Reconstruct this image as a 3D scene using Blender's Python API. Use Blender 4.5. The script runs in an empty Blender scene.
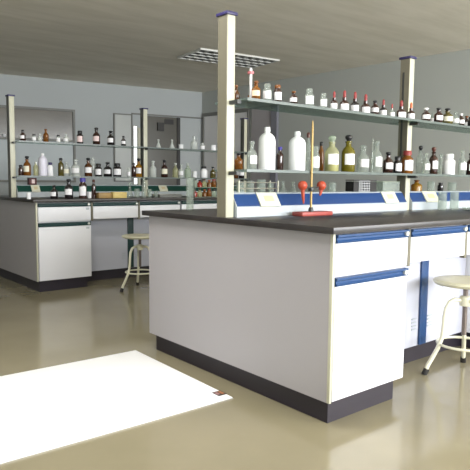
FILL_LAMP = 50
import bpy, bmesh, math, random
random.seed(7)
C = bpy.context.scene.collection
PI = math.pi

# ------------------------------------------------------------------ materials
def mat(name, rgb, rough=.5, metal=0, coat=0, spec=.5, noise=None, bump=None, emit=None):
    m = bpy.data.materials.new(name); m.use_nodes = True
    nt = m.node_tree; b = nt.nodes['Principled BSDF']
    b.inputs['Base Color'].default_value = (*rgb, 1)
    b.inputs['Roughness'].default_value = rough
    b.inputs['Metallic'].default_value = metal
    b.inputs['Coat Weight'].default_value = coat
    b.inputs['Specular IOR Level'].default_value = spec
    tc = nt.nodes.new('ShaderNodeTexCoord')
    if noise:
        scale, rgb2, stretch = noise
        mp = nt.nodes.new('ShaderNodeMapping'); mp.inputs['Scale'].default_value = stretch
        n = nt.nodes.new('ShaderNodeTexNoise'); n.inputs['Scale'].default_value = scale
        n.inputs['Detail'].default_value = 5
        r = nt.nodes.new('ShaderNodeValToRGB')
        r.color_ramp.elements[0].position = .35; r.color_ramp.elements[1].position = .65
        r.color_ramp.elements[0].color = (*rgb, 1); r.color_ramp.elements[1].color = (*rgb2, 1)
        nt.links.new(tc.outputs['Object'], mp.inputs[0]); nt.links.new(mp.outputs[0], n.inputs['Vector'])
        nt.links.new(n.outputs['Fac'], r.inputs[0]); nt.links.new(r.outputs[0], b.inputs['Base Color'])
    if bump:
        n2 = nt.nodes.new('ShaderNodeTexNoise'); n2.inputs['Scale'].default_value = bump[0]
        bp = nt.nodes.new('ShaderNodeBump'); bp.inputs['Strength'].default_value = bump[1]
        bp.inputs['Distance'].default_value = .002
        nt.links.new(tc.outputs['Object'], n2.inputs['Vector'])
        nt.links.new(n2.outputs['Fac'], bp.inputs['Height']); nt.links.new(bp.outputs[0], b.inputs['Normal'])
    if emit:
        b.inputs['Emission Color'].default_value = (*rgb, 1); b.inputs['Emission Strength'].default_value = emit
    return m

def glass(name, rgb, clear, rough=.05, body=None):
    """see-through glass: tinted transparency mixed with a glossy surface"""
    m = bpy.data.materials.new(name); m.use_nodes = True
    nt = m.node_tree; b = nt.nodes['Principled BSDF']; out = nt.nodes['Material Output']
    b.inputs['Base Color'].default_value = (*(body or rgb), 1); b.inputs['Roughness'].default_value = rough
    t = nt.nodes.new('ShaderNodeBsdfTransparent'); t.inputs[0].default_value = (*rgb, 1)
    mx = nt.nodes.new('ShaderNodeMixShader'); mx.inputs[0].default_value = clear
    nt.links.new(b.outputs[0], mx.inputs[1]); nt.links.new(t.outputs[0], mx.inputs[2])
    nt.links.new(mx.outputs[0], out.inputs['Surface'])
    return m

M = {}
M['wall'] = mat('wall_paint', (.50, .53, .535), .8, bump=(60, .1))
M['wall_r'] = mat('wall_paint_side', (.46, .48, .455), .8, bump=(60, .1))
M['ceil'] = mat('ceiling_paint', (.80, .755, .65), .85, noise=(1.3, (.90, .85, .75), (1, 5, 1)))
M['floor'] = mat('floor_epoxy', (.235, .208, .132), .13, spec=.6, noise=(1.6, (.27, .238, .155), (1, 1, 1)), bump=(7, .05))
M['mat'] = mat('mat_white', (.93, .93, .92), .6)
M['mat_edge'] = mat('mat_backing', (.35, .33, .28), .8)
M['ink'] = mat('label_ink', (.03, .015, .012), .5)
M['ink_o'] = mat('label_orange', (.36, .15, .06), .5)
M['ink_p'] = mat('label_pink', (.36, .20, .19), .5)
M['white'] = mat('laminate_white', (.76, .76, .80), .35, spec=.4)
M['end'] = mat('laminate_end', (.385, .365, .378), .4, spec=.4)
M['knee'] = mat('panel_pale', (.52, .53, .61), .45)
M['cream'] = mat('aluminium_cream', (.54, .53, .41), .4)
M['cream_d'] = mat('aluminium_grey_and_shade', (.155, .142, .10), .5)  # grey trim; on the near posts it paints the shaded side
M['post_shade'] = mat('post_side_shade', (.12, .12, .105), .5)  # shade of the far post sides, put into the colour
M['top_f'] = mat('worktop_black', (.026, .02, .018), .35)
M['kick'] = mat('plinth_dark', (.024, .019, .028), .45)
M['top'] = mat('worktop_phenolic', (.024, .02, .019), .34, noise=(9, (.036, .03, .028), (1, 1, 1)))
M['blue'] = mat('strip_blue', (.017, .06, .175), .35)
M['bluep'] = mat('panel_blue', (.017, .052, .175), .35)
M['green'] = mat('strip_green', (.012, .045, .045), .4)
M['greenp'] = mat('panel_green', (.008, .055, .04), .4)
M['console'] = mat('console_white', (.43, .47, .50), .4)
M['plate'] = mat('socket_plate', (.70, .69, .56), .4)
M['platey'] = mat('socket_mark', (.66, .56, .34), .5)
M['lock'] = mat('lock_metal', (.75, .76, .70), .3, metal=.4)
M['steel'] = mat('steel', (.55, .55, .53), .3, metal=.9)
M['dark'] = mat('dark_metal', (.035, .037, .035), .4)
M['navy'] = mat('cap_navy', (.03, .025, .10), .4)
M['shelf'] = glass('shelf_glass', (.66, .76, .72), .62, .08, (.20, .25, .23))
M['edge'] = mat('shelf_edge', (.11, .135, .125), .3)
M['label'] = mat('paper_label', (.86, .85, .87), .6)
M['label_p'] = mat('paper_label_peach', (.78, .58, .42), .6)
M['label_k'] = mat('paper_label_pink', (.80, .63, .62), .6)
M['label_c'] = mat('paper_label_cream', (.80, .77, .62), .6)
M['rubber'] = mat('rubber_black', (.015, .013, .012), .6)
M['stool'] = mat('stool_cream', (.74, .72, .56), .35, coat=.2)
M['seat'] = mat('stool_seat', (.66, .63, .46), .35)
M['screw'] = mat('stool_screw', (.20, .165, .15), .35, metal=.5)
M['brass'] = mat('rod_brass', (.40, .27, .09), .35, metal=.3)
M['redbase'] = mat('stand_red', (.34, .06, .048), .45)
M['orange'] = mat('clamp_orange', (.42, .06, .025), .4)
M['wood'] = mat('box_wood', (.28, .17, .055), .5, noise=(6, (.36, .23, .08), (1, 8, 1)))
M['yellow'] = mat('box_yellow', (.62, .47, .16), .5)
M['dkred'] = mat('box_darkred', (.09, .012, .012), .5)
M['olive'] = mat('door_olive', (.075, .068, .05), .3)
M['olive_d'] = mat('door_dark', (.02, .018, .016), .5)
M['frame'] = mat('frame_grey', (.20, .20, .185), .5)
M['framel'] = mat('frame_light', (.50, .50, .45), .5)
M['glassdark'] = mat('window_dark', (.105, .095, .075), .2, noise=(1.5, (.15, .135, .105), (1, 1, 3)))
M['frost'] = mat('window_frosted', (.40, .455, .47), .35)
M['frost2'] = mat('window_frosted_pale', (.47, .49, .47), .35)
M['frostr'] = mat('window_frosted_bright', (.80, .79, .80), .5)
M['doorp'] = mat('door_mauve', (.40, .375, .39), .5)
M['door_s'] = mat('door_stripe', (.22, .22, .26), .5)
M['day'] = mat('daylight_pane', (.95, .97, 1), .5, emit=1.4)
M['lampw'] = mat('lamp_white', (.75, .75, .72), .5)
M['lampd'] = mat('lamp_dark', (.02, .02, .02), .5)
M['mesh'] = mat('basket_grey', (.42, .42, .42), .5)

G = {  # bottle bodies
 'amber': mat('glass_amber', (.085, .03, .008), .12, coat=.5),
 'amber2': glass('glass_amber_light', (.62, .27, .06), .30, .1, (.22, .085, .015)),
 'amber3': glass('glass_amber_yellow', (.75, .42, .06), .30, .1, (.33, .17, .02)),
 'brown': mat('glass_brown', (.035, .012, .008), .1, coat=.5),
 'black': mat('glass_black', (.012, .009, .010), .1, coat=.5),
 'clear': glass('glass_clear', (.88, .91, .88), .70, .04, (.48, .52, .48)),
 'thin': glass('glass_thin_clear', (.93, .95, .93), .80, .03, (.5, .55, .5)),
 'milky': glass('glass_frosted_clear', (.85, .88, .86), .42, .08, (.70, .73, .70)),
 'redb': glass('glass_red', (.72, .10, .06), .25, .08, (.40, .035, .02)),
 'pale': glass('glass_pale_green', (.80, .88, .78), .55, .05, (.50, .57, .46)),
 'yellow': glass('glass_yellowish', (.82, .82, .62), .55, .05, (.52, .52, .33)),
 'olive': mat('glass_olive', (.085, .068, .012), .1, coat=.5),
 'olive2': glass('glass_olive_yellow', (.55, .50, .12), .42, .06, (.20, .17, .02)),
 'white': mat('plastic_white', (.88, .88, .89), .4),
 'lilac': mat('plastic_lilac', (.72, .70, .80), .4),
}
CAP = {
 'amber': mat('stopper_amber', (.17, .06, .015), .2), 'clear': G['clear'], 'thin': glass('glass_thin_clear', (.93, .95, .93), .80, .03, (.5, .55, .5)),
 'milky': G['milky'], 'black': mat('stopper_black', (.012, .012, .014), .35),
 'brown': mat('stopper_brown', (.09, .025, .015), .35), 'red': mat('bulb_red', (.25, .03, .028), .5),
 'orange': mat('bulb_orange', (.50, .12, .04), .5), 'white': G['white'], 'blue': mat('cap_blue', (.06, .05, .30), .4),
 'navy': M['navy'], 'pale': G['pale'],
}
LIQ = mat('liquid_yellow', (.55, .50, .02), .2)

# ------------------------------------------------------------------ mesh helpers
def link(name, bm, m, parent=None, smooth=True, angle=35):
    me = bpy.data.meshes.new(name)
    bmesh.ops.recalc_face_normals(bm, faces=bm.faces[:])
    bm.to_mesh(me); bm.free()
    for mm in (m if isinstance(m, (list, tuple)) else [m]): me.materials.append(mm)
    if smooth:
        for p in me.polygons: p.use_smooth = True
        me.set_sharp_from_angle(angle=math.radians(angle))
    o = bpy.data.objects.new(name, me); C.objects.link(o)
    if parent: o.parent = parent
    return o

def tag(o, label, cat, group=None):
    o['label'] = label; o['category'] = cat
    if group: o['group'] = group
    return o

def thing(name, label, cat, loc=(0, 0, 0), rz=0, group=None):
    o = bpy.data.objects.new(name, None); C.objects.link(o)
    o.location = loc; o.rotation_euler = (0, 0, rz); o.empty_display_size = .05
    return tag(o, label, cat, group)

def struct(name, bm, m, parent=None, smooth=False):
    o = link(name, bm, m, parent, smooth)
    if not parent: o['kind'] = 'structure'
    return o

def box(bm, x0, x1, y0, y1, z0, z1, bev=0):
    g = bmesh.ops.create_cube(bm, size=1)
    for v in g['verts']:
        v.co = ((x0+x1)/2 + v.co.x*(x1-x0), (y0+y1)/2 + v.co.y*(y1-y0), (z0+z1)/2 + v.co.z*(z1-z0))
    if bev:
        es = list({e for v in g['verts'] for e in v.link_edges})
        bmesh.ops.bevel(bm, geom=es, offset=bev, segments=2, affect='EDGES', profile=.5)
    return bm

def B(x0, x1, y0, y1, z0, z1, bev=0): return box(bmesh.new(), x0, x1, y0, y1, z0, z1, bev)

def prism(bm, pts, z0, z1):
    a = [bm.verts.new((x, y, z0)) for x, y in pts]; b = [bm.verts.new((x, y, z1)) for x, y in pts]
    bm.faces.new(a[::-1]); bm.faces.new(b); n = len(pts)
    for i in range(n): bm.faces.new((a[i], a[(i+1) % n], b[(i+1) % n], b[i]))
    return bm

def xprism(bm, prof, x0, x1):
    """profile in (y, z) swept along x"""
    a = [bm.verts.new((x0, y, z)) for y, z in prof]; b = [bm.verts.new((x1, y, z)) for y, z in prof]
    bm.faces.new(a[::-1]); bm.faces.new(b); n = len(prof)
    for i in range(n): bm.faces.new((a[i], a[(i+1) % n], b[(i+1) % n], b[i]))
    return bm

def lathe(bm, prof, seg=20, cx=0, cy=0, cz=0):
    rings = []
    for r, z in prof:
        if r < 1e-5: rings.append([bm.verts.new((cx, cy, cz+z))])
        else: rings.append([bm.verts.new((cx+r*math.cos(2*PI*i/seg), cy+r*math.sin(2*PI*i/seg), cz+z)) for i in range(seg)])
    for a, b in zip(rings, rings[1:]):
        for i in range(seg):
            j = (i+1) % seg
            if len(a) == 1 and len(b) == 1: break
            if len(a) == 1: bm.faces.new((a[0], b[j], b[i]))
            elif len(b) == 1: bm.faces.new((a[i], a[j], b[0]))
            else: bm.faces.new((a[i], a[j], b[j], b[i]))
    return bm

def tube(bm, pts, r, seg=10, cap=True):
    from mathutils import Vector
    P = [Vector(p) for p in pts]; n = len(P); rs = r if isinstance(r, (list, tuple)) else [r]*n
    rings = []; up = None
    for i in range(n):
        d = (P[min(i+1, n-1)] - P[max(i-1, 0)]).normalized()
        if up is None:
            up = Vector((0, 0, 1)) if abs(d.z) < .9 else Vector((1, 0, 0))
        a = d.cross(up).normalized(); b = a.cross(d).normalized(); up = b
        rings.append([bm.verts.new(P[i] + a*rs[i]*math.cos(2*PI*k/seg) + b*rs[i]*math.sin(2*PI*k/seg)) for k in range(seg)])
    for A, Bq in zip(rings, rings[1:]):
        for k in range(seg):
            j = (k+1) % seg; bm.faces.new((A[k], A[j], Bq[j], Bq[k]))
    if cap: bm.faces.new(rings[0][::-1]); bm.faces.new(rings[-1])
    return bm

def torus(bm, R, r, cz, seg=36, s2=8, cx=0, cy=0):
    rings = []
    for i in range(seg):
        t = 2*PI*i/seg
        rings.append([bm.verts.new((cx+(R+r*math.cos(2*PI*k/s2))*math.cos(t), cy+(R+r*math.cos(2*PI*k/s2))*math.sin(t), cz+r*math.sin(2*PI*k/s2))) for k in range(s2)])
    for i in range(seg):
        a, b = rings[i], rings[(i+1) % seg]
        for k in range(s2):
            j = (k+1) % s2; bm.faces.new((a[k], b[k], b[j], a[j]))
    return bm

# ------------------------------------------------------------------ room shell
ZC = 2.70
CO = (4.80, 7.50)                                   # far corner of the room
def bw(u, off=0): return (CO[0]-.983*u - .183*off, CO[1]+.183*u - .983*off)      # along the back wall, off = into the room
def rw(y, off=0): return (CO[0] - .0673*(y-CO[1]) - off, y)                      # along the right wall
XL, YF = -3.2, -5.2
uL = (CO[0]-XL)/.983
BL = bw(uL); RF = rw(YF)
poly = [(XL, YF), RF, CO, BL]
struct('floor', prism(bmesh.new(), poly, -.08, 0), M['floor'])
struct('ceiling', prism(bmesh.new(), poly, ZC, ZC+.08), M['ceil'])
T = .12
struct('wall_back', prism(bmesh.new(), [BL, CO, (CO[0]+.02, CO[1]+T), (BL[0], BL[1]+T)], 0, ZC), M['wall'])
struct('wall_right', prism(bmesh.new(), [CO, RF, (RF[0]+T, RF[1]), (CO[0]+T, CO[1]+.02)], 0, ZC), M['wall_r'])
struct('wall_left', prism(bmesh.new(), [(XL, YF), BL, (XL-T, BL[1]), (XL-T, YF)], 0, ZC), M['wall'])
# wall with the windows behind the camera: piers, breast and head around four openings
wins = [(-2.3, -.6), (-.2, 1.5), (1.9, 3.3), (3.7, 5.3)]
WZ0, WZ1 = .85, 2.45
bm = bmesh.new()
xs = [XL] + [v for w in wins for v in w] + [RF[0]+T]
for a, b in zip(xs[0::2], xs[1::2]): box(bm, a, b, YF-T, YF, 0, ZC)
for a, b in wins:
    box(bm, a, b, YF-T, YF, 0, WZ0); box(bm, a, b, YF-T, YF, WZ1, ZC)
struct('wall_front', bm, M['wall'])
M['pane'] = glass('window_pane', (.97, .98, .98), .92, .03)
for i, (a, b) in enumerate(wins):
    bm = bmesh.new(); f = .05
    box(bm, a, b, YF-.09, YF-.03, WZ0, WZ0+f); box(bm, a, b, YF-.09, YF-.03, WZ1-f, WZ1)
    for x in (a, (a+b)/2-f/2, b-f): box(bm, x, x+f, YF-.09, YF-.03, WZ0+f, WZ1-f)
    w = struct('window_%d' % (i+4), bm, M['framel'])
    link('window_pane', B(a+f, b-f, YF-.064, YF-.058, WZ0+f, WZ1-f), M['pane'], w, False)

def on_back(name, u0, u1, z0, z1, o0, o1, m, parent=None):
    return struct(name, prism(bmesh.new(), [bw(u0, o0), bw(u1, o0), bw(u1, o1), bw(u0, o1)], z0, z1), m, parent)
def on_right(name, y0, y1, z0, z1, o0, o1, m, parent=None):
    return struct(name, prism(bmesh.new(), [rw(y0, o0), rw(y1, o0), rw(y1, o1), rw(y0, o1)], z0, z1), m, parent)

def frame_bm(u0, u1, z0, z1, f, o0, o1):
    bm = bmesh.new()
    for a, b, c, d in ((u0, u1, z0, z0+f), (u0, u1, z1-f, z1), (u0, u0+f, z0+f, z1-f), (u1-f, u1, z0+f, z1-f)):
        prism(bm, [bw(a, o0), bw(b, o0), bw(b, o1), bw(a, o1)], c, d)
    return bm
# big interior window behind the far bench: dark upper pane, frosted lower pane, rail with a ledge between them
w1 = struct('window_1', frame_bm(2.41, 4.4, .98, 2.21, .035, .002, .05), M['frame'])
on_back('upper_pane', 2.445, 4.365, 1.70, 2.175, .012, .022, M['glassdark'], w1)
on_back('lower_pane', 2.445, 4.365, 1.015, 1.665, .012, .022, M['frost'], w1)
on_back('transom', 2.445, 4.365, 1.665, 1.70, .004, .07, M['frame'], w1)
w2 = struct('window_2', frame_bm(1.39, 1.73, 1.0, 2.2, .02, .002, .04), M['frame'])
on_back('frosted_pane', 1.41, 1.71, 1.02, 2.18, .012, .022, M['frost2'], w2)
# narrow bright daylight strip and the cream jamb beside the dark door
w3 = struct('window_3', frame_bm(1.295, 1.375, .95, 2.0, .01, .002, .03), M['framel'])
on_back('daylight_pane', 1.305, 1.365, .96, 1.99, .008, .016, M['day'], w3)
on_back('trim_1', 1.21, 1.29, 0, 1.97, .002, .06, M['cream'])
d1 = on_back('door_1', .47, 1.205, 0, 2.19, .002, .03, M['olive'])
on_back('door_closer', .80, .92, 1.93, 2.08, .03, .07, M['olive_d'], d1)
on_back('notice', .60, .78, 2.06, 2.15, .03, .036, M['olive_d'], d1)
on_back('door_edge', .47, .53, 0, 2.19, .03, .05, M['olive_d'], d1)
on_back('trim_2', .0, 1.4, 2.2, 2.225, .002, .03, M['frame'])
on_right('trim_3', 5.50, 7.46, 2.275, 2.30, .002, .025, M['frame'])
bm = bmesh.new()
for a, b, c, d in ((6.2, 7.44, .96, .99), (6.2, 7.44, 2.24, 2.27), (6.2, 6.23, .99, 2.24), (7.41, 7.44, .99, 2.24)):
    prism(bm, [rw(a, .002), rw(b, .002), rw(b, .04), rw(a, .04)], c, d)
w8 = struct('window_8', bm, M['frame'])
on_right('frosted_pane', 6.235, 7.405, .995, 2.235, .012, .022, M['frostr'], w8)
d2 = on_right('door_2', 5.66, 6.13, 0, 2.26, .002, .03, M['doorp'])
on_right('door_frame', 5.52, 5.655, 0, 2.26, .002, .05, M['door_s'], d2)
on_right('baseboard_right', -5.1, 5.5, 0, .1, .002, .015, M['frame'])
on_back('baseboard_back', 1.8, 8.0, 0, .1, .002, .015, M['frame'])
# two small white cups on the window ledge
for k, u in enumerate((3.55, 3.66)):
    x, y = bw(u, .045)
    o = link('cup', lathe(bmesh.new(), [(0, 0), (.022, 0), (.03, .05), (.026, .05), (.019, .006), (0, .006)], 14), G['white'])
    o.location = (x, y, 1.70)
    tag(o, ('white cup on the dark window ledge at far left, nearer the rack post',
            'white cup on the dark window ledge at far left, nearer the picture edge')[k], 'cup', 'cups on the window ledge')

# louvred ceiling lamp (switched off)
t = thing('ceiling_lamp', 'unlit white louvred ceiling lamp panel above the far bench', 'lamp', (3.25, 4.76, ZC), math.radians(-7))
link('housing', B(-.6, .6, -.31, .31, -.012, -.001), M['lampd'], t, False)
bm = bmesh.new()
for a, b, c, d in ((-.62, .62, -.33, -.30), (-.62, .62, .30, .33), (-.62, -.59, -.30, .30), (.59, .62, -.30, .30)): box(bm, a, b, c, d, -.022, -.001)
link('frame', bm, M['lampw'], t, False)
bm = bmesh.new()
for k in range(1, 10): box(bm, -.6+k*.12-.012, -.6+k*.12+.012, -.3, .3, -.022, -.012)
for y in (-.155, 0, .155): box(bm, -.59, .59, y-.010, y+.010, -.023, -.012)
link('louvre', bm, M['lampw'], t, False)

# added fill light over the aisle, out of view, to brighten the mat
t = thing('ceiling_lamp', 'added fill lamp, out of view over the aisle, brightening the white mat', 'lamp', (-.85, .85, ZC), math.radians(-7))
link('housing', B(-.6, .6, -.31, .31, -.012, -.001), mat('fill_lamp_glow', (1, .98, .94), .5, emit=1.5), t, False)
bm = bmesh.new()
for a, b, c, d in ((-.62, .62, -.33, -.30), (-.62, .62, .30, .33), (-.62, -.59, -.30, .30), (.59, .62, -.30, .30)): box(bm, a, b, c, d, -.022, -.001)
link('frame', bm, M['lampw'], t, False)
L = bpy.data.lights.new('fill_lamp_light', 'AREA'); L.shape = 'RECTANGLE'; L.size = 1.16; L.size_y = .58; L.energy = FILL_LAMP; L.color = (1, .99, .985)
o = bpy.data.objects.new('fill_lamp_light', L); C.objects.link(o); o.location = (0, 0, -.03); o.parent = t

# ------------------------------------------------------------------ laboratory benches
W, KZ, TB, TT = 1.446, .103, .822, .85
LEN = 3.13
def strip_bm(x0, x1, z0, z1):
    h = z1-z0
    return xprism(bmesh.new(), [(.02, z0), (-.006, z0), (-.008, z0+.2*h), (-.003, z0+.35*h), (-.003, z0+.6*h), (-.010, z0+.75*h), (-.010, z1), (.02, z1)], x0, x1)
def lock_bm(x, z): 
    bm = bmesh.new()
    tube(bm, [(x, .0, z), (x, -.016, z)], .011, 12)
    return bm
def card_bm(x, z): return B(x-.016, x+.016, -.0012, .001, z-.009, z+.009)

def base_cabinet(x0, y0, xa, xb, stripm, label, group):
    t = thing('base_cabinet', label, 'cabinet', (x0, y0, 0), 0, group)
    link('carcass', B(xa+.004, xb, .02, .56, KZ, TB-.001), M['white'], t, False)
    d = link('door', B(xa+.004, xb-.002, 0, .019, KZ+.002, .597, .002), M['white'], t)
    link('handle_strip', strip_bm(xa+.006, xb-.004, .6, .634), stripm, d, False)
    link('lock', lock_bm(xb-.028, .617), M['lock'], d)
    link('label_holder', card_bm(xb-.035, .575), M['console'], d, False)
    d = link('drawer', B(xa+.004, xb-.002, 0, .019, .645, .778, .002), M['white'], t)
    link('handle_strip', strip_bm(xa+.006, xb-.004, .781, .815), stripm, d, False)
    link('lock', lock_bm(xb-.028, .798), M['lock'], d)
    link('label_holder', card_bm(xb-.035, .756), M['console'], d, False)
    return t

def drawer_unit(x0, y0, xa, xb, stripm, label, group):
    t = thing('drawer_unit', label, 'drawer', (x0, y0, 0), 0, group)
    link('body', B(xa, xb, .02, .27, .66, TB-.001), M['white'], t, False)
    d = link('drawer', B(xa, xb-.003, 0, .019, .655, .776, .002), M['white'], t)
    link('handle_strip', strip_bm(xa, xb-.004, .779, .814), stripm, d, False)
    link('lock', lock_bm(xb-.024, .797), M['lock'], d)
    link('side_filler', B(xa-.02, xa-.002, .002, .03, .64, TB-.001), M['cream_d'], t, False)
    return t

def bench(x0, y0, stripm, panelm, nm, plates, zu, zl):
    o, n = .032, nm
    tag(link('worktop', B(x0-o, x0+LEN+o, y0-o, y0+W+o, TB, TT, .002), M['top'] if n == 'near' else M['top_f']), 'dark worktop of the %s bench' % n, 'worktop')
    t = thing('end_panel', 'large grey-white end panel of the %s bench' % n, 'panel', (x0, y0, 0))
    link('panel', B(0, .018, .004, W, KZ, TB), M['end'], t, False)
    link('bearer', B(.0185, .028, .6, 1.3, KZ+.002, TB-.001), M['white'], t, False)
    link('foot_batten', B(.0185, .06, .62, 1.28, KZ+.0002, KZ+.0018), M['white'], t, False)
    link('edge_profile', B(-.002, .012, -.006, .012, KZ, TB-.001, .003), M['cream'], t)
    pts = [(.03, .03), (.495, .03), (.495, .31), (1.60, .31), (1.60, .03), (2.07, .03), (2.07, .31), (LEN, .31), (LEN, W-.03), (.03, W-.03)]
    bm = prism(bmesh.new(), [(x0+a, y0+b) for a, b in pts], 0, KZ)
    tag(link('plinth', bm, M['kick'], None, False), 'dark recessed plinth under the %s bench' % n, 'plinth')
    g = '%s bench cupboards' % n
    base_cabinet(x0, y0, .018, .532, stripm, 'white cupboard with drawer at the front corner of the %s bench' % n, g)
    base_cabinet(x0, y0, 1.575, 2.09, stripm, 'white cupboard beyond the knee space of the %s bench' % n, g)
    g = '%s bench knee space drawers' % n
    drawer_unit(x0, y0, .556, 1.047, stripm, 'white drawer beside the corner cupboard of the %s bench, over the knee space' % n, g)
    drawer_unit(x0, y0, 1.068, 1.555, stripm, 'white drawer farther from the corner cupboard of the %s bench, over the knee space' % n, g)
    drawer_unit(x0, y0, 2.112, 2.60, stripm, 'white drawer beyond the second cupboard of the %s bench' % n, g)
    drawer_unit(x0, y0, 2.622, 3.11, stripm, 'last white drawer at the far end of the %s bench' % n, g)
    t = thing('back_panel', 'white panel with dark vertical strip at the back of the %s bench knee space' % n, 'panel', (x0, y0, 0))
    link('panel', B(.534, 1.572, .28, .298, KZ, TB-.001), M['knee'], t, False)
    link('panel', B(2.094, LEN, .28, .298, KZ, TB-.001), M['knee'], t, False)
    link('cover_strip', B(1.075, 1.142, .266, .279, KZ+.004, TB-.002, .002), stripm, t)
    for vx in (1.03, 1.185):
        bm = bmesh.new()
        for k in range(4): box(bm, vx-.022, vx+.022, .274, .2795, .20+k*.02, .206+k*.02)
        link('vent', bm, M['console'], t, False)
    # reagent rack standing along the middle of the worktop
    yc = y0 + W/2
    t = thing('reagent_rack', 'two-tier glass reagent shelf rack with cream posts on the %s bench' % n, 'shelf', (x0, yc, TT))
    px = [(-.012+1.515*k, .037+1.515*k) if n == 'near' else (.016+1.502*k, .065+1.502*k) for k in range(3)]
    for k, (a, b) in enumerate(px):
        p = link('post', B(a, b, -.036, .036, 0, .985, .003), M['cream'], t)
        link('cap', B(a-.010, b+.008, -.045, .045, .985, 1.0, .002), M['navy'], p)
        if k: link('slot', B(a-.006, a-.0042, .002, .016, .33, .90), M['dark'], p, False)
        link('side_shade', B(a-.004, a-.0002, -.034, .034, 0, .984), (M['cream_d'] if n == 'near' else M['post_shade']), p, False)  # thin dark sheet painting shade on the post face turned from the windows
    for z in (zu-TT, zl-TT):
        for k in range(2):
            a, b = px[k][0], px[k+1][0]; c, d = px[k][1], px[k+1][1]
            e = .127
            xl = c+.002 if k == 0 else (a+c)/2+.001
            xr = (b+d)/2-.001
            P = [(xl, -e)] + [(xr, -e), (xr, -.038), (b-.002, -.038), (b-.002, .038), (xr, .038), (xr, e), (xl, e)]
            if k: P += [(xl, .038), (c+.002, .038), (c+.002, -.038), (xl, -.038)]
            s = link('glass_shelf', prism(bmesh.new(), P, z-.010, z), M['shelf'], t, False)
            link('edge_rail', B(xl, xr, -e-.004, -e-.0005, z-.013, z+.001), M['edge'], s, False)
        for k, (a, b) in enumerate(px):
            m_ = (a+b)/2
            link('bracket', B(m_-.012, m_+.012, -.10, -.037, z-.028, z-.0105), M['dark'], t, False)
    # socket consoles between the posts
    for k in range(2):
        a, b = px[k][1]+.006, px[k+1][0]-.006
        t = thing('socket_console', ('long socket console between the front posts of the %s bench' if k == 0 else 'socket console behind the middle post of the %s bench') % n, 'console', (x0, yc, TT), 0, 'socket consoles of the %s bench' % n)
        prof = [(-.055, 0), (-.055, .05), (-.012, .118), (-.004, .124), (.004, .124), (.012, .118), (.055, .05), (.055, 0)]
        link('body', xprism(bmesh.new(), prof, a, b), M['console'], t, False)
        def slant(xa, xb, lo, hi, off):
            def q(f): return (-.055+.043*f, .05+.068*f)
            y1, z1 = q(lo); y2, z2 = q(hi); nx, nz = -.845*off, .534*off
            return xprism(bmesh.new(), [(y1, z1), (y1+nx, z1+nz), (y2+nx, z2+nz), (y2, z2)], xa, xb)
        link('blue_panel' if panelm is M['bluep'] else 'green_panel', slant(a+.004, b-.004, .06, .94, .003), panelm, t, False)
        for (pa, pb, kk) in plates:
            if kk == k:
                p = link('socket_plate', slant(pa, pb, -.02, 1.0, .009), M['plate'], t, False)
                w = pb-pa
                link('socket', slant(pa+.3*w, pb-.25*w, .35, .75, .0105), M['platey'], p, False)

bench(0, 0, M['blue'], M['bluep'], 'near', [(.20, .34, 0), (1.26, 1.40, 0), (1.72, 1.88, 1)], 1.434, 1.09)
bench(.108, 3.581, M['green'], M['greenp'], 'far', [(.215, .30, 0), (1.72, 1.83, 1)], 1.405, 1.065)

# ------------------------------------------------------------------ bottles
def profile(kind):
    """outline (r as a share of radius, z as a share of height) of body and of cap"""
    if kind == 'reagent':
        return ([(0, 0), (.9, 0), (1, .02), (1, .50), (.96, .56), (.75, .64), (.45, .69), (.40, .72), (.40, .79), (.50, .80), (.50, .83), (.3, .83), (0, .83)],
                [(0, .83), (.30, .83), (.33, .86), (.50, .90), (.55, .94), (.48, .98), (.25, 1), (0, 1)], (.20, .49))
    if kind == 'dropper':
        return ([(0, 0), (.92, 0), (1, .02), (1, .36), (.95, .42), (.6, .48), (.42, .51), (.42, .59), (0, .59)],
                [(0, .59), (.45, .59), (.45, .66), (.30, .68), (.34, .78), (.33, .88), (.24, .96), (0, 1)], (.06, .34))
    if kind == 'plastic':
        return ([(0, 0), (.95, 0), (1, .03), (1, .66), (.97, .72), (.86, .78), (.62, .835), (.38, .865), (.32, .875), (.32, .89), (0, .89)],
                [(0, .89), (.36, .89), (.37, .90), (.34, .99), (.30, 1), (0, 1)], (.2, .6))
    if kind == 'jar':
        return ([(0, 0), (.95, 0), (1, .02), (1, .62), (.95, .68), (.70, .73), (.64, .75), (.64, .80), (0, .80)],
                [(0, .80), (.72, .80), (.74, .82), (.72, .98), (.6, 1), (0, 1)], (.14, .58))
    if kind == 'tall':
        return ([(0, 0), (.95, 0), (1, .02), (1, .62), (.9, .70), (.5, .76), (.45, .80), (.45, .86), (0, .86)],
                [(0, .86), (.5, .86), (.62, .90), (.6, .97), (.35, 1), (0, 1)], (.15, .5))
    if kind == 'flask':
        return ([(0, 0), (.95, 0), (1, .03), (.95, .10), (.45, .50), (.32, .60), (.32, .80), (.4, .82), (0, .82)],
                [(0, .82), (.3, .82), (.45, .90), (.4, .97), (0, 1)], (.1, .3))
def label_bm(r, z0, z1, ang, half):
    bm = bmesh.new(); n = 10; rows = []
    for rr in (r*1.012+.0006, r*1.001):
        rows.append([[bm.verts.new((rr*math.cos(ang+half*(2*i/n-1)), rr*math.sin(ang+half*(2*i/n-1)), z)) for i in range(n+1)] for z in (z0, z1)])
    for (lo, hi) in rows:
        for i in range(n): bm.faces.new((lo[i], lo[i+1], hi[i+1], hi[i]))
    for q in (0, 1):
        a, b = rows[0][q], rows[1][q]
        for i in range(n): bm.faces.new((a[i], a[i+1], b[i+1], b[i]))
    for i in (0, n): bm.faces.new((rows[0][0][i], rows[0][1][i], rows[1][1][i], rows[1][0][i]))
    return bm
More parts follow.
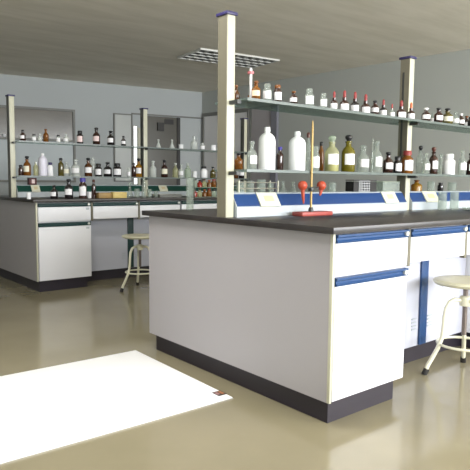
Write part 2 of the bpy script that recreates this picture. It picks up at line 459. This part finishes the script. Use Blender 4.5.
NAMES = {'reagent': 'reagent_bottle', 'dropper': 'dropper_bottle', 'plastic': 'plastic_bottle', 'jar': 'wide_mouth_bottle', 'tall': 'slim_bottle',
         'flask': 'conical_flask', 'cup': 'beaker', 'tallglass': 'measuring_cylinder'}
CAPN = {'reagent': 'stopper', 'dropper': 'rubber_bulb', 'plastic': 'cap', 'jar': 'lid', 'tall': 'stopper', 'flask': 'stopper'}
def bottles(rows, z, group, face=-129, half=56):
    for (x, y, h, r, kind, g, cap, lab, desc) in rows:
        cat = {'flask': 'flask', 'cup': 'beaker' if g == 'clear' else 'cup', 'tallglass': 'glass cylinder'}.get(kind, 'bottle')
        nm = NAMES[kind] if not (kind == 'cup' and g != 'clear') else 'cup'
        if kind in ('cup', 'tallglass'):
            w = min(.0025, r*.12)
            bm = lathe(bmesh.new(), [(0, 0), (r*.93, 0), (r*.96, h*.03), (r*.96, h*.93), (r*1.03, h), (r*1.03-w, h), (r*.96-w, h*.93), (r*.96-w, h*.06), (0, h*.06)], 20)
            o = link(nm, bm, G['thin' if g == 'clear' else g]); o.location = (x, y, z); tag(o, desc, cat, group); continue
        t = thing(nm, desc, cat, (x, y, z), 0, group)
        body, cp, (l0, l1) = profile(kind)
        link('body', lathe(bmesh.new(), [(a*r, b*h) for a, b in body], 20), G[g], t, angle=60)
        link(CAPN[kind], lathe(bmesh.new(), [(a*r, b*h+.0003) for a, b in cp], 16), CAP[cap], t, angle=60)
        if kind == 'dropper':
            link('collar', lathe(bmesh.new(), [(.40*r, .52*h), (.47*r, .52*h), (.47*r, .655*h), (.40*r, .655*h)], 16), G['brown'] if g != 'clear' else G['clear'], t)
        if g == 'yellow' and r > .035 and h > .19:
            link('liquid', lathe(bmesh.new(), [(0, .02*h), (.9*r, .02*h), (.9*r, .28*h), (0, .28*h)], 16), LIQ, t)
        if lab:
            lm = M['label_p'] if 'peach' in desc else M['label_k'] if 'pink' in desc else M['label_c'] if ('cream' in desc or 'pale label' in desc) else M['label']
            link('paper_label', label_bm(r, l0*h, l1*h, math.radians(face+random.uniform(-14, 14)), math.radians(half if kind == 'reagent' else 58)), lm, t, False)

# x, y, height, radius, outline, glass, cap, has paper label, description
NEAR_TOP = [
    (0.14, 0.8, 0.094, 0.0177, 'reagent', 'amber', 'amber', 0, 'small amber bottle half hidden behind the front rack post, near top shelf'),
    (0.177, 0.74, 0.039, 0.0125, 'jar', 'amber', 'amber', 0, 'tiny amber jar at the left end of the near top shelf'),
    (0.131, 0.636, 0.094, 0.0229, 'reagent', 'amber2', 'amber', 1, 'squat amber bottle with peach label beside the tall white tube on near top shelf'),
    (0.207, 0.636, 0.088, 0.0232, 'jar', 'clear', 'clear', 1, 'clear bottle with big white label and pale stopper, left part of near top shelf'),
    (0.277, 0.634, 0.09, 0.0211, 'jar', 'brown', 'amber', 1, 'brown bottle with big white label right of the pale-stoppered bottle, near top shelf'),
    (0.393, 0.634, 0.071, 0.0216, 'reagent', 'brown', 'amber', 1, 'small brown bottle standing alone with gaps both sides, near top shelf'),
    (0.516, 0.638, 0.097, 0.0248, 'jar', 'clear', 'clear', 1, 'wide clear bottle with white label between small brown and narrow clear bottles, near top shelf'),
    (0.624, 0.633, 0.083, 0.02, 'jar', 'clear', 'clear', 1, 'narrow clear bottle just left of the red-bulbed dropper bottles, near top shelf'),
    (0.711, 0.633, 0.104, 0.0204, 'dropper', 'brown', 'red', 1, 'first red-bulbed brown dropper bottle from the left on near top shelf'),
    (0.806, 0.639, 0.12, 0.0262, 'dropper', 'brown', 'red', 1, 'second red-bulbed brown dropper bottle from the left, wide label, near top shelf'),
    (0.899, 0.638, 0.122, 0.0253, 'dropper', 'black', 'red', 1, 'third red-bulbed dropper bottle from the left, nearly black glass, near top shelf'),
    (0.999, 0.64, 0.118, 0.0272, 'dropper', 'brown', 'red', 1, 'fourth red-bulbed dropper bottle from the left, beside a black stopper, near top shelf'),
    (1.085, 0.637, 0.087, 0.0247, 'reagent', 'brown', 'black', 1, 'brown bottle with black stopper among the red-bulbed dropper bottles, near top shelf'),
    (1.165, 0.635, 0.103, 0.0221, 'dropper', 'black', 'red', 1, 'fifth red-bulbed dropper bottle, right of the black-stoppered one, near top shelf'),
    (1.244, 0.629, 0.083, 0.0165, 'dropper', 'clear', 'red', 1, 'small clear dropper bottle with a red bulb on near top shelf'),
    (1.359, 0.642, 0.116, 0.029, 'dropper', 'brown', 'red', 1, 'brown red-bulbed dropper bottle just left of the far rack post, near top shelf'),
    (1.459, 0.638, 0.112, 0.0248, 'dropper', 'brown', 'orange', 1, 'dropper bottle with orange-red bulb in front of the post, near top shelf'),
    (1.636, 0.642, 0.092, 0.0288, 'reagent', 'brown', 'white', 1, 'brown bottle with pale stopper, first right of the post on near top shelf'),
    (1.835, 0.72, 0.076, 0.0202, 'jar', 'clear', 'clear', 1, 'small clear bottle wedged behind two brown ones, near top shelf'),
    (1.785, 0.642, 0.105, 0.0295, 'reagent', 'brown', 'black', 1, 'dark brown bottle with flared black stopper right of the post, near top shelf'),
    (1.91, 0.65, 0.113, 0.0366, 'reagent', 'olive', 'black', 1, 'wide olive bottle with black stopper and cream label, near top shelf'),
    (1.994, 0.636, 0.094, 0.0237, 'reagent', 'clear', 'clear', 1, 'clear bottle with lilac-white label right of the olive bottle, near top shelf'),
    (2.064, 0.635, 0.088, 0.0223, 'reagent', 'brown', 'white', 1, 'small brown bottle with white stopper near the right edge, near top shelf'),
    (2.256, 0.7, 0.092, 0.025, 'reagent', 'brown', 'amber', 1, 'small brown bottle second from the right edge, near top shelf'),
    (2.206, 0.637, 0.076, 0.0245, 'jar', 'black', 'black', 0, 'dark jar cut by the right edge of the view, near top shelf'),
]
NEAR_LOW = [
    (0.126, 0.76, 0.088, 0.0227, 'reagent', 'amber2', 'black', 0, 'amber bottle right behind the front rack post, near lower shelf'),
    (0.111, 0.638, 0.142, 0.0254, 'reagent', 'clear', 'clear', 1, 'clear bottle with white label left of the big white plastic bottles, near lower shelf'),
    (0.269, 0.7, 0.224, 0.0447, 'plastic', 'white', 'white', 0, 'large white plastic bottle, left one of the pair, near lower shelf'),
    (0.421, 0.76, 0.132, 0.02, 'tall', 'brown', 'blue', 0, 'tall brown bottle between the two large white plastic bottles, near lower shelf'),
    (0.493, 0.7, 0.215, 0.0468, 'plastic', 'white', 'white', 0, 'large white plastic bottle, right one of the pair, near lower shelf'),
    (0.686, 0.8, 0.228, 0.0156, 'tall', 'clear', 'brown', 0, 'slim clear bottle with dark red stopper behind the brass rod, near lower shelf'),
    (0.571, 0.634, 0.137, 0.0213, 'jar', 'clear', 'clear', 1, 'clear bottle with white label right of the brass rod, near lower shelf'),
    (0.754, 0.76, 0.176, 0.0171, 'tall', 'amber2', 'black', 0, 'slim amber bottle with black stopper, near lower shelf'),
    (0.728, 0.654, 0.203, 0.0411, 'reagent', 'yellow', 'pale', 1, 'large pale green bottle holding yellow liquid, white label, near lower shelf'),
    (0.87, 0.653, 0.215, 0.0394, 'reagent', 'olive2', 'black', 1, 'large olive-yellow bottle with black stopper and white label, near lower shelf'),
    (1.002, 0.649, 0.161, 0.0361, 'reagent', 'clear', 'clear', 1, 'clear bottle with thin glass rod beside it, right of the olive bottle, near lower shelf'),
    (1.128, 0.647, 0.195, 0.0339, 'reagent', 'clear', 'clear', 1, 'tall clear bottle with white label left of the dark brown pair, near lower shelf'),
    (1.245, 0.645, 0.131, 0.0317, 'reagent', 'brown', 'black', 1, 'dark brown flared-stopper bottle, larger of the pair left of the post, near lower shelf'),
    (1.335, 0.639, 0.107, 0.0261, 'jar', 'black', 'black', 1, 'short black jar with white label just left of the post, near lower shelf'),
    (1.455, 0.651, 0.148, 0.0374, 'jar', 'amber2', 'red', 1, 'amber bottle with red cap in front of the far rack post, near lower shelf'),
    (1.742, 0.74, 0.197, 0.0285, 'reagent', 'clear', 'black', 0, 'clear bottle with round black stopper right of the post, near lower shelf'),
    (1.654, 0.637, 0.14, 0.0243, 'reagent', 'clear', 'clear', 1, 'clear bottle with tall white label left of slim brown bottle, near lower shelf'),
    (1.747, 0.642, 0.183, 0.0295, 'reagent', 'brown', 'brown', 1, 'slim brown bottle with white label left of the white jar, near lower shelf'),
    (2.067, 0.78, 0.154, 0.0213, 'tall', 'clear', 'clear', 0, 'slim clear greenish bottle behind the white jar, near lower shelf'),
    (1.964, 0.656, 0.146, 0.0423, 'jar', 'white', 'white', 0, 'wide white plastic jar with white lid, near lower shelf'),
    (2.12, 0.642, 0.179, 0.0295, 'reagent', 'clear', 'clear', 1, 'clear bottle with white label right of the white jar, near lower shelf'),
    (2.245, 0.645, 0.164, 0.0319, 'reagent', 'brown', 'black', 1, 'brown bottle cut by the right edge of the view, near lower shelf'),
]
FAR_TOP = [
    (0.234, 4.222, 0.108, 0.0286, 'reagent', 'brown', 'black', 1, 'dark brown bottle nearest the left post, far top shelf'),
    (0.341, 4.214, 0.07, 0.0217, 'jar', 'milky', 'black', 1, 'tiny white-labelled jar with black cap, left part of far top shelf'),
    (0.401, 4.212, 0.08, 0.0194, 'reagent', 'milky', 'milky', 0, 'tiny clear bottle left of the orange-brown one, far top shelf'),
    (0.465, 4.22, 0.131, 0.0269, 'reagent', 'amber2', 'amber', 0, 'orange-brown bottle with pointed stopper, far top shelf'),
    (0.594, 4.215, 0.077, 0.0223, 'jar', 'milky', 'black', 1, 'small white jar with black cap in the middle of the left bay, far top shelf'),
    (0.677, 4.22, 0.093, 0.0275, 'reagent', 'milky', 'milky', 1, 'small clear bottle with white label and clear stopper, far top shelf'),
    (0.833, 4.226, 0.136, 0.033, 'jar', 'black', 'black', 1, 'dark wide-mouth jar with pink-white label, far top shelf'),
    (1.023, 4.232, 0.182, 0.0389, 'reagent', 'brown', 'black', 1, 'tallest brown bottle with pink label on the far top shelf'),
    (1.193, 4.233, 0.158, 0.0395, 'reagent', 'black', 'black', 1, 'black bottle with round stopper and white label, far top shelf'),
    (1.34, 4.22, 0.11, 0.0268, 'reagent', 'black', 'black', 1, 'small black bottle right of the larger black one, far top shelf'),
    (1.794, 4.224, 0.098, 0.0307, 'flask', 'milky', 'milky', 0, 'small clear flask, first right of the middle post, far top shelf'),
    (1.98, 4.224, 0.106, 0.0313, 'flask', 'milky', 'milky', 0, 'small clear flask, second right of the middle post, far top shelf'),
    (2.105, 4.222, 0.053, 0.0288, 'cup', 'white', 'white', 0, 'short white cup right of the two small flasks, far top shelf'),
    (2.303, 4.234, 0.163, 0.041, 'reagent', 'milky', 'milky', 0, 'larger clear bottle with tall stopper at right, far top shelf'),
    (2.422, 4.223, 0.085, 0.0296, 'jar', 'milky', 'milky', 1, 'small pale jar right of the larger clear bottle, far top shelf'),
    (2.591, 4.232, 0.068, 0.039, 'cup', 'white', 'white', 0, 'low pale dish beside the near rack post, far top shelf'),
]
FAR_LOW = [
    (0.204, 4.217, 0.104, 0.0239, 'jar', 'brown', 'black', 0, 'small dark brown jar nearest the left post, far lower shelf'),
    (0.271, 4.229, 0.194, 0.0361, 'reagent', 'amber2', 'black', 1, 'amber bottle with pale label second from left post, far lower shelf'),
    (0.354, 4.217, 0.14, 0.0243, 'tall', 'yellow', 'milky', 0, 'slim yellowish bottle left of the lilac plastic bottle, far lower shelf'),
    (0.434, 4.237, 0.227, 0.0441, 'plastic', 'lilac', 'white', 0, 'lilac-white plastic bottle with narrow top, far lower shelf'),
    (0.51, 4.232, 0.138, 0.0272, 'jar', 'white', 'navy', 0, 'small white bottle with dark blue cap, far lower shelf'),
    (0.65, 4.3, 0.188, 0.0305, 'tall', 'olive', 'black', 0, 'slim olive bottle with round black stopper behind a clear one, far lower shelf'),
    (0.722, 4.329, 0.15, 0.0402, 'reagent', 'milky', 'milky', 1, 'clear square-shouldered bottle with cream label, left one of two, far lower shelf'),
    (0.788, 4.239, 0.178, 0.0458, 'reagent', 'milky', 'milky', 1, 'clear bottle with lilac label, right one of two, far lower shelf'),
    (0.927, 4.235, 0.197, 0.0413, 'reagent', 'amber', 'black', 1, 'brown bottle with pointed black stopper and white label, far lower shelf'),
    (1.011, 4.3, 0.206, 0.029, 'tall', 'milky', 'milky', 0, 'clear bottle standing behind the brown pointed one, far lower shelf'),
    (1.041, 4.23, 0.14, 0.0365, 'jar', 'black', 'black', 1, 'first of three black labelled jars from the left, far lower shelf'),
    (1.155, 4.238, 0.158, 0.0449, 'reagent', 'black', 'black', 1, 'middle black bottle with round white label, far lower shelf'),
    (1.271, 4.239, 0.149, 0.0454, 'jar', 'black', 'black', 1, 'third black labelled jar from the left, far lower shelf'),
    (1.404, 4.217, 0.1, 0.0244, 'jar', 'milky', 'milky', 1, 'small clear labelled jar left of the amber bottles, far lower shelf'),
    (1.512, 4.3, 0.16, 0.0277, 'tall', 'brown', 'black', 0, 'slim brown bottle behind the yellow-amber one, far lower shelf'),
    (1.585, 4.318, 0.215, 0.0411, 'reagent', 'amber3', 'black', 1, 'yellow-amber bottle with black stopper in front of the middle post, far lower shelf'),
    (1.725, 4.232, 0.19, 0.039, 'reagent', 'milky', 'milky', 0, 'clear bottle first right of the middle post, far lower shelf'),
    (1.881, 4.233, 0.204, 0.0396, 'reagent', 'brown', 'black', 1, 'brown bottle with pale label right of the middle post, far lower shelf'),
    (2.031, 4.228, 0.172, 0.0344, 'reagent', 'yellow', 'milky', 0, 'yellowish clear bottle, first of three pale bottles, far lower shelf'),
    (2.112, 4.225, 0.155, 0.0318, 'reagent', 'milky', 'milky', 1, 'clear bottle, middle of three pale bottles, far lower shelf'),
    (2.213, 4.234, 0.174, 0.0408, 'reagent', 'pale', 'milky', 0, 'pale green bottle, last of three pale bottles, far lower shelf'),
    (2.304, 4.222, 0.079, 0.0294, 'cup', 'white', 'white', 0, 'short white cup left of the black-lidded jar, far lower shelf'),
    (2.455, 4.238, 0.141, 0.0447, 'jar', 'white', 'black', 0, 'white jar with black lid, far lower shelf'),
    (2.588, 4.229, 0.143, 0.0362, 'reagent', 'olive', 'black', 0, 'olive bottle with black stopper beside the near rack post, far lower shelf'),
    (2.955, 4.231, 0.167, 0.0374, 'reagent', 'amber', 'black', 0, 'dark bottle of the far lower shelf seen just right of the near post'),
    (3.057, 4.231, 0.194, 0.0377, 'reagent', 'black', 'black', 1, 'black bottle of the far lower shelf seen beside the far right post'),
]
FAR_BENCH = [
    (0.099, 3.72, 0.059, 0.0199, 'cup', 'white', 'white', 0, 'small white cup on the far worktop left end'),
    (0.337, 3.72, 0.127, 0.0342, 'reagent', 'black', 'black', 1, 'dark bottle with white label left of the big black bottle, far worktop'),
    (0.473, 3.7, 0.186, 0.0392, 'reagent', 'black', 'black', 1, 'big black bottle with round white label on the far worktop'),
    (0.615, 3.7, 0.198, 0.0375, 'jar', 'brown', 'blue', 1, 'dark brown bottle with large violet-blue cap on the far worktop'),
    (0.702, 3.74, 0.059, 0.019, 'cup', 'white', 'white', 0, 'small white cup right of the blue-capped bottle, far worktop'),
    (0.747, 3.74, 0.183, 0.0215, 'tall', 'brown', 'brown', 0, 'slim brown bottle left of the wooden box, far worktop'),
    (1.194, 3.82, 0.157, 0.038, 'flask', 'clear', 'clear', 0, 'clear flask with slim neck right of the yellow box, far worktop'),
    (1.22, 3.72, 0.093, 0.0301, 'cup', 'clear', 'clear', 0, 'small glass beaker, left one by the middle post, far worktop'),
    (1.32, 3.75, 0.21, 0.0255, 'tall', 'clear', 'clear', 0, 'tall glass cylinder in front of the middle post, far worktop'),
    (1.369, 3.72, 0.089, 0.0255, 'cup', 'clear', 'clear', 0, 'small glass beaker right of the tall cylinder, far worktop'),
    (1.076, 3.68, 0.058, 0.0221, 'cup', 'clear', 'clear', 0, 'tiny glass beaker just right of the yellow box, far worktop'),
    (1.436, 3.7, 0.069, 0.0231, 'cup', 'clear', 'clear', 0, 'low glass beaker left of the silver tray, far worktop'),
]
NEAR_CONSOLE = [
    (0.121, 0.74, 0.057, 0.0226, 'cup', 'clear', 'clear', 0, 'glass beaker in the left of the wire rack under near lower shelf'),
    (0.189, 0.74, 0.06, 0.0229, 'cup', 'clear', 'clear', 0, 'glass beaker second in the wire rack under near lower shelf'),
    (0.267, 0.74, 0.067, 0.0259, 'cup', 'clear', 'clear', 0, 'glass beaker third in the wire rack under near lower shelf'),
    (0.336, 0.74, 0.051, 0.0184, 'cup', 'clear', 'clear', 0, 'small glass beaker at right of the wire rack under near lower shelf'),
    (0.429, 0.74, 0.061, 0.0241, 'flask', 'clear', 'clear', 0, 'clear conical flask right of the wire rack, under near lower shelf'),
    (0.507, 0.74, 0.056, 0.0244, 'flask', 'clear', 'clear', 0, 'clear conical flask left of the brass stand rod, under near lower shelf'),
    (0.834, 0.74, 0.054, 0.026, 'cup', 'clear', 'clear', 0, 'glass beaker between the stand clamp and the tube basket, under near lower shelf'),
    (1.738, 0.76, 0.077, 0.0372, 'reagent', 'amber3', 'amber', 0, 'round amber bottle under the near lower shelf right of the post'),
    (1.886, 0.74, 0.067, 0.0275, 'cup', 'clear', 'clear', 0, 'glass beaker right of the amber bottle, under near lower shelf'),
    (2.009, 0.74, 0.061, 0.021, 'jar', 'black', 'black', 0, 'small black jar under the near lower shelf, between two beakers'),
    (2.164, 0.74, 0.063, 0.0323, 'cup', 'clear', 'clear', 0, 'glass beaker right of the small black jar, under near lower shelf'),
]
NEAR_BENCH = [
    (1.741, 0.56, 0.121, 0.0303, 'cup', 'clear', 'clear', 0, 'clear glass beaker, left one in front of the right blue socket panel'),
    (1.892, 0.56, 0.121, 0.031, 'cup', 'clear', 'clear', 0, 'clear glass beaker, right one in front of the right blue socket panel'),
    (0.227, 1.343, 0.199, 0.0245, 'tallglass', 'clear', 'clear', 0, 'tall clear glass cylinder on near worktop left of the front post'),
]
PW = (110, 150, 170, 170); EXPO = 0.2
bottles(NEAR_TOP, 1.434, 'bottles on the near top shelf')
bottles(NEAR_LOW, 1.09, 'bottles on the near lower shelf', -112, 46)
bottles(FAR_TOP, 1.405, 'bottles on the far top shelf')
bottles(FAR_LOW, 1.065, 'bottles on the far lower shelf')
bottles(FAR_BENCH, .85, 'glassware and bottles on the far worktop')
bottles(NEAR_CONSOLE, .974, 'glassware under the near lower shelf')
bottles(NEAR_BENCH, .85, 'glassware on the near worktop')

# tall white tube with a red collar standing at the left end of the near top shelf
t = thing('glass_tube', 'tall white tube with a pinkish red collar on the near top shelf', 'tube', (.150, .70, 1.434))
link('tube', lathe(bmesh.new(), [(0, 0), (.013, 0), (.013, .006), (.0075, .008), (.0075, .165), (.006, .165), (.006, .01), (0, .01)], 14), M['label'], t)
link('collar', lathe(bmesh.new(), [(.0076, .138), (.017, .138), (.017, .150), (.0076, .150)], 14), mat('collar_red', (.55, .18, .20), .5), t)

# thin glass rod beside the clear bottle on the lower shelf
o = link('glass_rod', lathe(bmesh.new(), [(0, 0), (.010, 0), (.010, .004), (.0035, .006), (.0035, .205), (0, .207)], 10), G['clear'])
o.location = (1.06, .625, 1.09); tag(o, 'thin upright glass rod among clear bottles on the near lower shelf', 'rod')

# wire rack around the beakers on the console
t = thing('wire_rack', 'low cream wire rack around beakers under the near lower shelf', 'rack', (.225, .745, .974))
for x in (-.135, .14):
    for y in (-.032, .032): link('upright', B(x-.0035, x+.0035, y-.003, y+.003, 0, .062), M['cream'], t, False)
bm = bmesh.new()
for y in (-.032, .032):
    box(bm, -.1315, .1365, y-.002, y+.002, .018, .023); box(bm, -.1315, .1365, y-.002, y+.002, .050, .054)
link('rails', bm, M['cream_d'], t, False)

# test tube basket and clear box on the console
t = thing('tube_basket', 'black and grey gridded basket under the near lower shelf', 'basket', (1.105, .745, .974))
bm = bmesh.new()
for k in range(7): box(bm, -.052+k*.0167, -.048+k*.0167, -.032, -.029, .002, .066)
for k in range(5): box(bm, -.055, .055, -.033, -.0322, .002+k*.0155, .006+k*.0155)
link('grid', bm, M['mesh'], t, False)
link('end_block', B(-.105, -.057, -.033, .033, 0, .062, .002), M['rubber'], t, False)
link('end_block', B(.057, .12, -.033, .033, 0, .062, .002), M['rubber'], t, False)
link('back', B(-.0565, .0565, .027, .033, 0, .067), M['steel'], t, False)
link('top_bar', B(-.105, .12, -.033, .033, .0675, .073), M['rubber'], t, False)
t = thing('glass_box', 'clear glass box right of the gridded basket under near lower shelf', 'box', (1.385, .745, .974))
bm = bmesh.new()
for a, b, c, d, z0, z1 in ((-.09, .09, -.03, .03, 0, .004), (-.09, .09, -.03, -.027, .004, .06), (-.09, .09, .027, .03, .004, .06), (-.09, -.087, -.027, .027, .004, .06), (.087, .09, -.027, .027, .004, .06)): box(bm, a, b, c, d, z0, z1)
link('tank', bm, G['clear'], t, False)
link('lid', B(-.092, .092, -.032, .032, .0605, .065), G['pale'], t, False)

# titration stand: red base, brass rod, two round orange clamps
t = thing('retort_stand', 'titration stand with red base, brass rod and two round orange clamps on near worktop', 'stand', (.51, .585, .85))
bm = bmesh.new()
box(bm, -.112, .128, -.028, .05, 0, .022, .004); 
link('base', bm, M['redbase'], t)
link('rod', lathe(bmesh.new(), [(0, .022), (.0062, .022), (.0062, .30), (.0055, .47), (.003, .505), (0, .507)], 12, -.02, 0), M['brass'], t)
bm = bmesh.new(); lathe(bm, [(0, .0221), (.014, .0221), (.014, .035), (.010, .045), (.0063, .046)], 14, -.02, 0); link('nut', bm, M['dark'], t)
bm = bmesh.new(); box(bm, -.033, -.007, -.014, .012, .130, .152, .003); tube(bm, [(-.088, -.006, .150), (.05, -.006, .152)], .004, 8)
link('boss', bm, M['dark'], t)
for sx in (-1, 1):
    bm = bmesh.new(); cx = -.02+sx*.073
    lathe(bm, [(0, -.026), (.013, -.023), (.023, -.012), (.026, 0), (.023, .013), (.014, .022), (0, .025)], 16, cx, -.006, .162)
    L = .075 if sx < 0 else .035
    tube(bm, [(cx, -.006, .142), (cx+.006*-sx, -.006, .142-L*.6), (cx+.010*-sx, -.006, .142-L)], [.011, .008, .004], 10)
    link('clamp', bm, M['orange'], t)
tag(link('glass_dish', lathe(bmesh.new(), [(0, 0), (.08, 0), (.088, .006), (.09, .018), (.086, .018), (.083, .008), (0, .006)], 28), G['clear']), 'shallow clear glass dish on near worktop before the right socket console', 'dish').location = (1.93, .42, .85)

# far worktop: boxes, tray, rack of coloured bottles
t = thing('small_box', 'dark red box with white label on top of the far socket console', 'box', (.345, 4.305, .974))
link('box', B(-.038, .038, -.03, .03, 0, .07, .002), M['dkred'], t)
link('paper_label', B(-.014, .018, -.0315, -.0302, .014, .055), M['label_k'], t, False)
o = link('wooden_box', B(-.07, .07, -.035, .035, 0, .055, .003), M['wood']); o.location = (.845, 3.72, .85); tag(o, 'brown wooden box on the far worktop, left of the yellow box', 'box')
o = link('yellow_box', B(-.075, .075, -.035, .035, 0, .06, .003), M['yellow']); o.location = (.995, 3.695, .85); tag(o, 'long yellow box on the far worktop, right of the wooden box', 'box')
t = thing('metal_tray', 'silver tray lying on the far worktop right of the beakers', 'tray', (1.64, 3.80, .85))
link('tray', lathe(bmesh.new(), [(0, 0), (.19, 0), (.21, .03), (.205, .032), (.185, .006), (0, .006)], 4), M['steel'], t, False)
t.scale = (1.0, .55, 1); t.rotation_euler.z = 0
t.children[0].rotation_euler.z = PI/4
t = thing('bottle_rack', 'two-tier clear rack of coloured bottles on far worktop, left of the near post', 'rack', (2.04, 3.66, .85))
for x in (-.17, .17):
    link('side_panel', B(x-.003, x+.003, -.06, .06, 0, .22), G['clear'], t, False)
for z in (0, .105): link('tier', B(-.166, .166, -.06, .06, z, z+.005), G['pale'], t, False)
rk = [('reagent', 'redb', 'black', 'red'), ('jar', 'amber2', 'red', 'amber'), ('reagent', 'yellow', 'brown', 'yellow'), ('jar', 'pale', 'black', 'green'), ('reagent', 'amber2', 'orange', 'orange')]
rows = []
for tier, z in enumerate((.005, .110)):
    for k in range(5):
        kind, g, cap, cn = rk[(k*2+tier*3) % 5]
        place = ['far left', 'second', 'middle', 'fourth', 'far right'][k]
        rows.append((2.04-.132+k*.066, 3.66, .09 if (k+tier) % 2 else .08, .029, kind, g, cap, 0, '%s little bottle, %s place on the %s tier of the coloured bottle rack' % (cn, place, ('lower', 'upper')[tier])))
for tier, z in enumerate((.005, .110)): bottles(rows[tier*5:tier*5+5], .85+z, 'coloured bottles in the rack')

# ------------------------------------------------------------------ stools
def stool(x, y, rz, label):
    t = thing('lab_stool', label, 'stool', (x, y, 0), rz, 'round cream laboratory stools')
    zs = .51; R = .217
    link('seat', lathe(bmesh.new(), [(0, zs-.022), (.145, zs-.022), (.161, zs-.018), (.170, zs-.006), (.168, zs+.002), (.157, zs+.006), (.10, zs+.001), (0, zs-.001)], 40), M['seat'], t, angle=50)
    link('grip_slot', B(-.150, -.128, -.03, .03, zs-.0195, zs-.0225), M['dark'], t, False)
    link('screw', lathe(bmesh.new(), [(0, .215), (.013, .215), (.013, zs-.03), (0, zs-.03)], 14), M['screw'], t)
    link('hub', lathe(bmesh.new(), [(.0135, .375), (.028, .375), (.030, .38), (.030, .425), (.0135, .43)], 18), M['stool'], t)
    link('seat_plate', lathe(bmesh.new(), [(0, zs-.0295), (.07, zs-.0295), (.075, zs-.0225), (0, zs-.0225)], 20), M['screw'], t)
    link('footring', torus(bmesh.new(), .135, .0075, .165), M['stool'], t)
    for k in range(3):
        a = 2*PI*k/3 + PI; ca, sa = math.cos(a), math.sin(a)
        prof = [(.026, .405), (.06, .41), (.09, .395), (.108, .36), (.115, .31), (.118, .25), (.124, .20), (.145, .145), (.175, .09), (.198, .05), (R-.006, .018)]
        l = link('leg', tube(bmesh.new(), [(ca*r, sa*r, z) for r, z in prof], .0115, 12), M['stool'], t)
        link('rubber_foot', tube(bmesh.new(), [(ca*(R-.014), sa*(R-.014), .032), (ca*R, sa*R, 0)], .0155, 12), M['rubber'], l)
    return t
def ang(c, f): return math.atan2(f[1]-c[1], f[0]-c[0]) - PI
stool(1.109, .019, ang((1.109, .019), (.926, .135)), 'round cream three-legged stool at the knee space of the near blue-trimmed bench')
stool(.954, 3.206, ang((.954, 3.206), (.737, 3.18)), 'round cream three-legged stool at the far green-trimmed bench')

# ------------------------------------------------------------------ white mat on the floor
t = thing('floor_mat', 'white rectangular mat on the floor in front of the near bench', 'mat', (-.112, .50, 0), math.radians(-1.2))
link('sheet', B(-1.62, 0, 0, .955, .002, .008, .002), M['mat'], t)
link('backing', B(-1.623, .003, -.003, .958, 0, .002), M['mat_edge'], t, False)
l = link('maker_label', B(-.046, .004, .048, .105, .008, .0088), M['ink'], t, False)
link('label_mark', B(-.041, -.024, .064, .096, .0088, .0092), M['ink_p'], l, False)
link('label_stripe', B(-.018, -.001, .06, .098, .0088, .0092), M['ink_o'], l, False)

# ------------------------------------------------------------------ daylight
for i, (a, b) in enumerate(wins):
    L = bpy.data.lights.new('window_daylight', 'AREA'); L.shape = 'RECTANGLE'
    L.size = b-a-.1; L.size_y = WZ1-WZ0-.1; L.energy = PW[i]; L.color = (.96, .98, 1)
    o = bpy.data.objects.new('window_daylight', L); C.objects.link(o)
    o.location = ((a+b)/2, YF+.02, (WZ0+WZ1)/2); o.rotation_euler = (math.radians(86), 0, 0)
wd = bpy.data.worlds.new('outdoor_sky'); bpy.context.scene.world = wd; wd.use_nodes = True
wd.node_tree.nodes['Background'].inputs[0].default_value = (.80, .88, 1, 1)
wd.node_tree.nodes['Background'].inputs[1].default_value = 1.0

# ------------------------------------------------------------------ camera
from mathutils import Matrix, Vector
f, pitch, yaw, roll = 579.66, math.radians(5.332), math.radians(50.605), math.radians(.552)
fw = Vector((math.cos(pitch)*math.cos(yaw), math.cos(pitch)*math.sin(yaw), -math.sin(pitch)))
r0 = Vector((math.sin(yaw), -math.cos(yaw), 0)); u0 = r0.cross(fw)
r1 = r0*math.cos(roll) + u0*math.sin(roll); u1 = -r0*math.sin(roll) + u0*math.cos(roll)
cd = bpy.data.cameras.new('camera'); cam = bpy.data.objects.new('camera', cd); C.objects.link(cam)
cam.matrix_world = Matrix(((r1.x, u1.x, -fw.x, -1.80759), (r1.y, u1.y, -fw.y, -1.57069), (r1.z, u1.z, -fw.z, 1.03287), (0, 0, 0, 1)))
cd.sensor_width = 36; cd.lens = 36*f/470; cd.clip_start = .05
sc = bpy.context.scene; sc.camera = cam
sc.view_settings.view_transform = 'Standard'; sc.view_settings.look = 'None'
sc.view_settings.gamma = 1; sc.view_settings.exposure = EXPO; sc.view_settings.use_curve_mapping = False
sc.cycles.use_denoising = True; sc.cycles.max_bounces = 10; sc.cycles.diffuse_bounces = 5; sc.cycles.transparent_max_bounces = 24
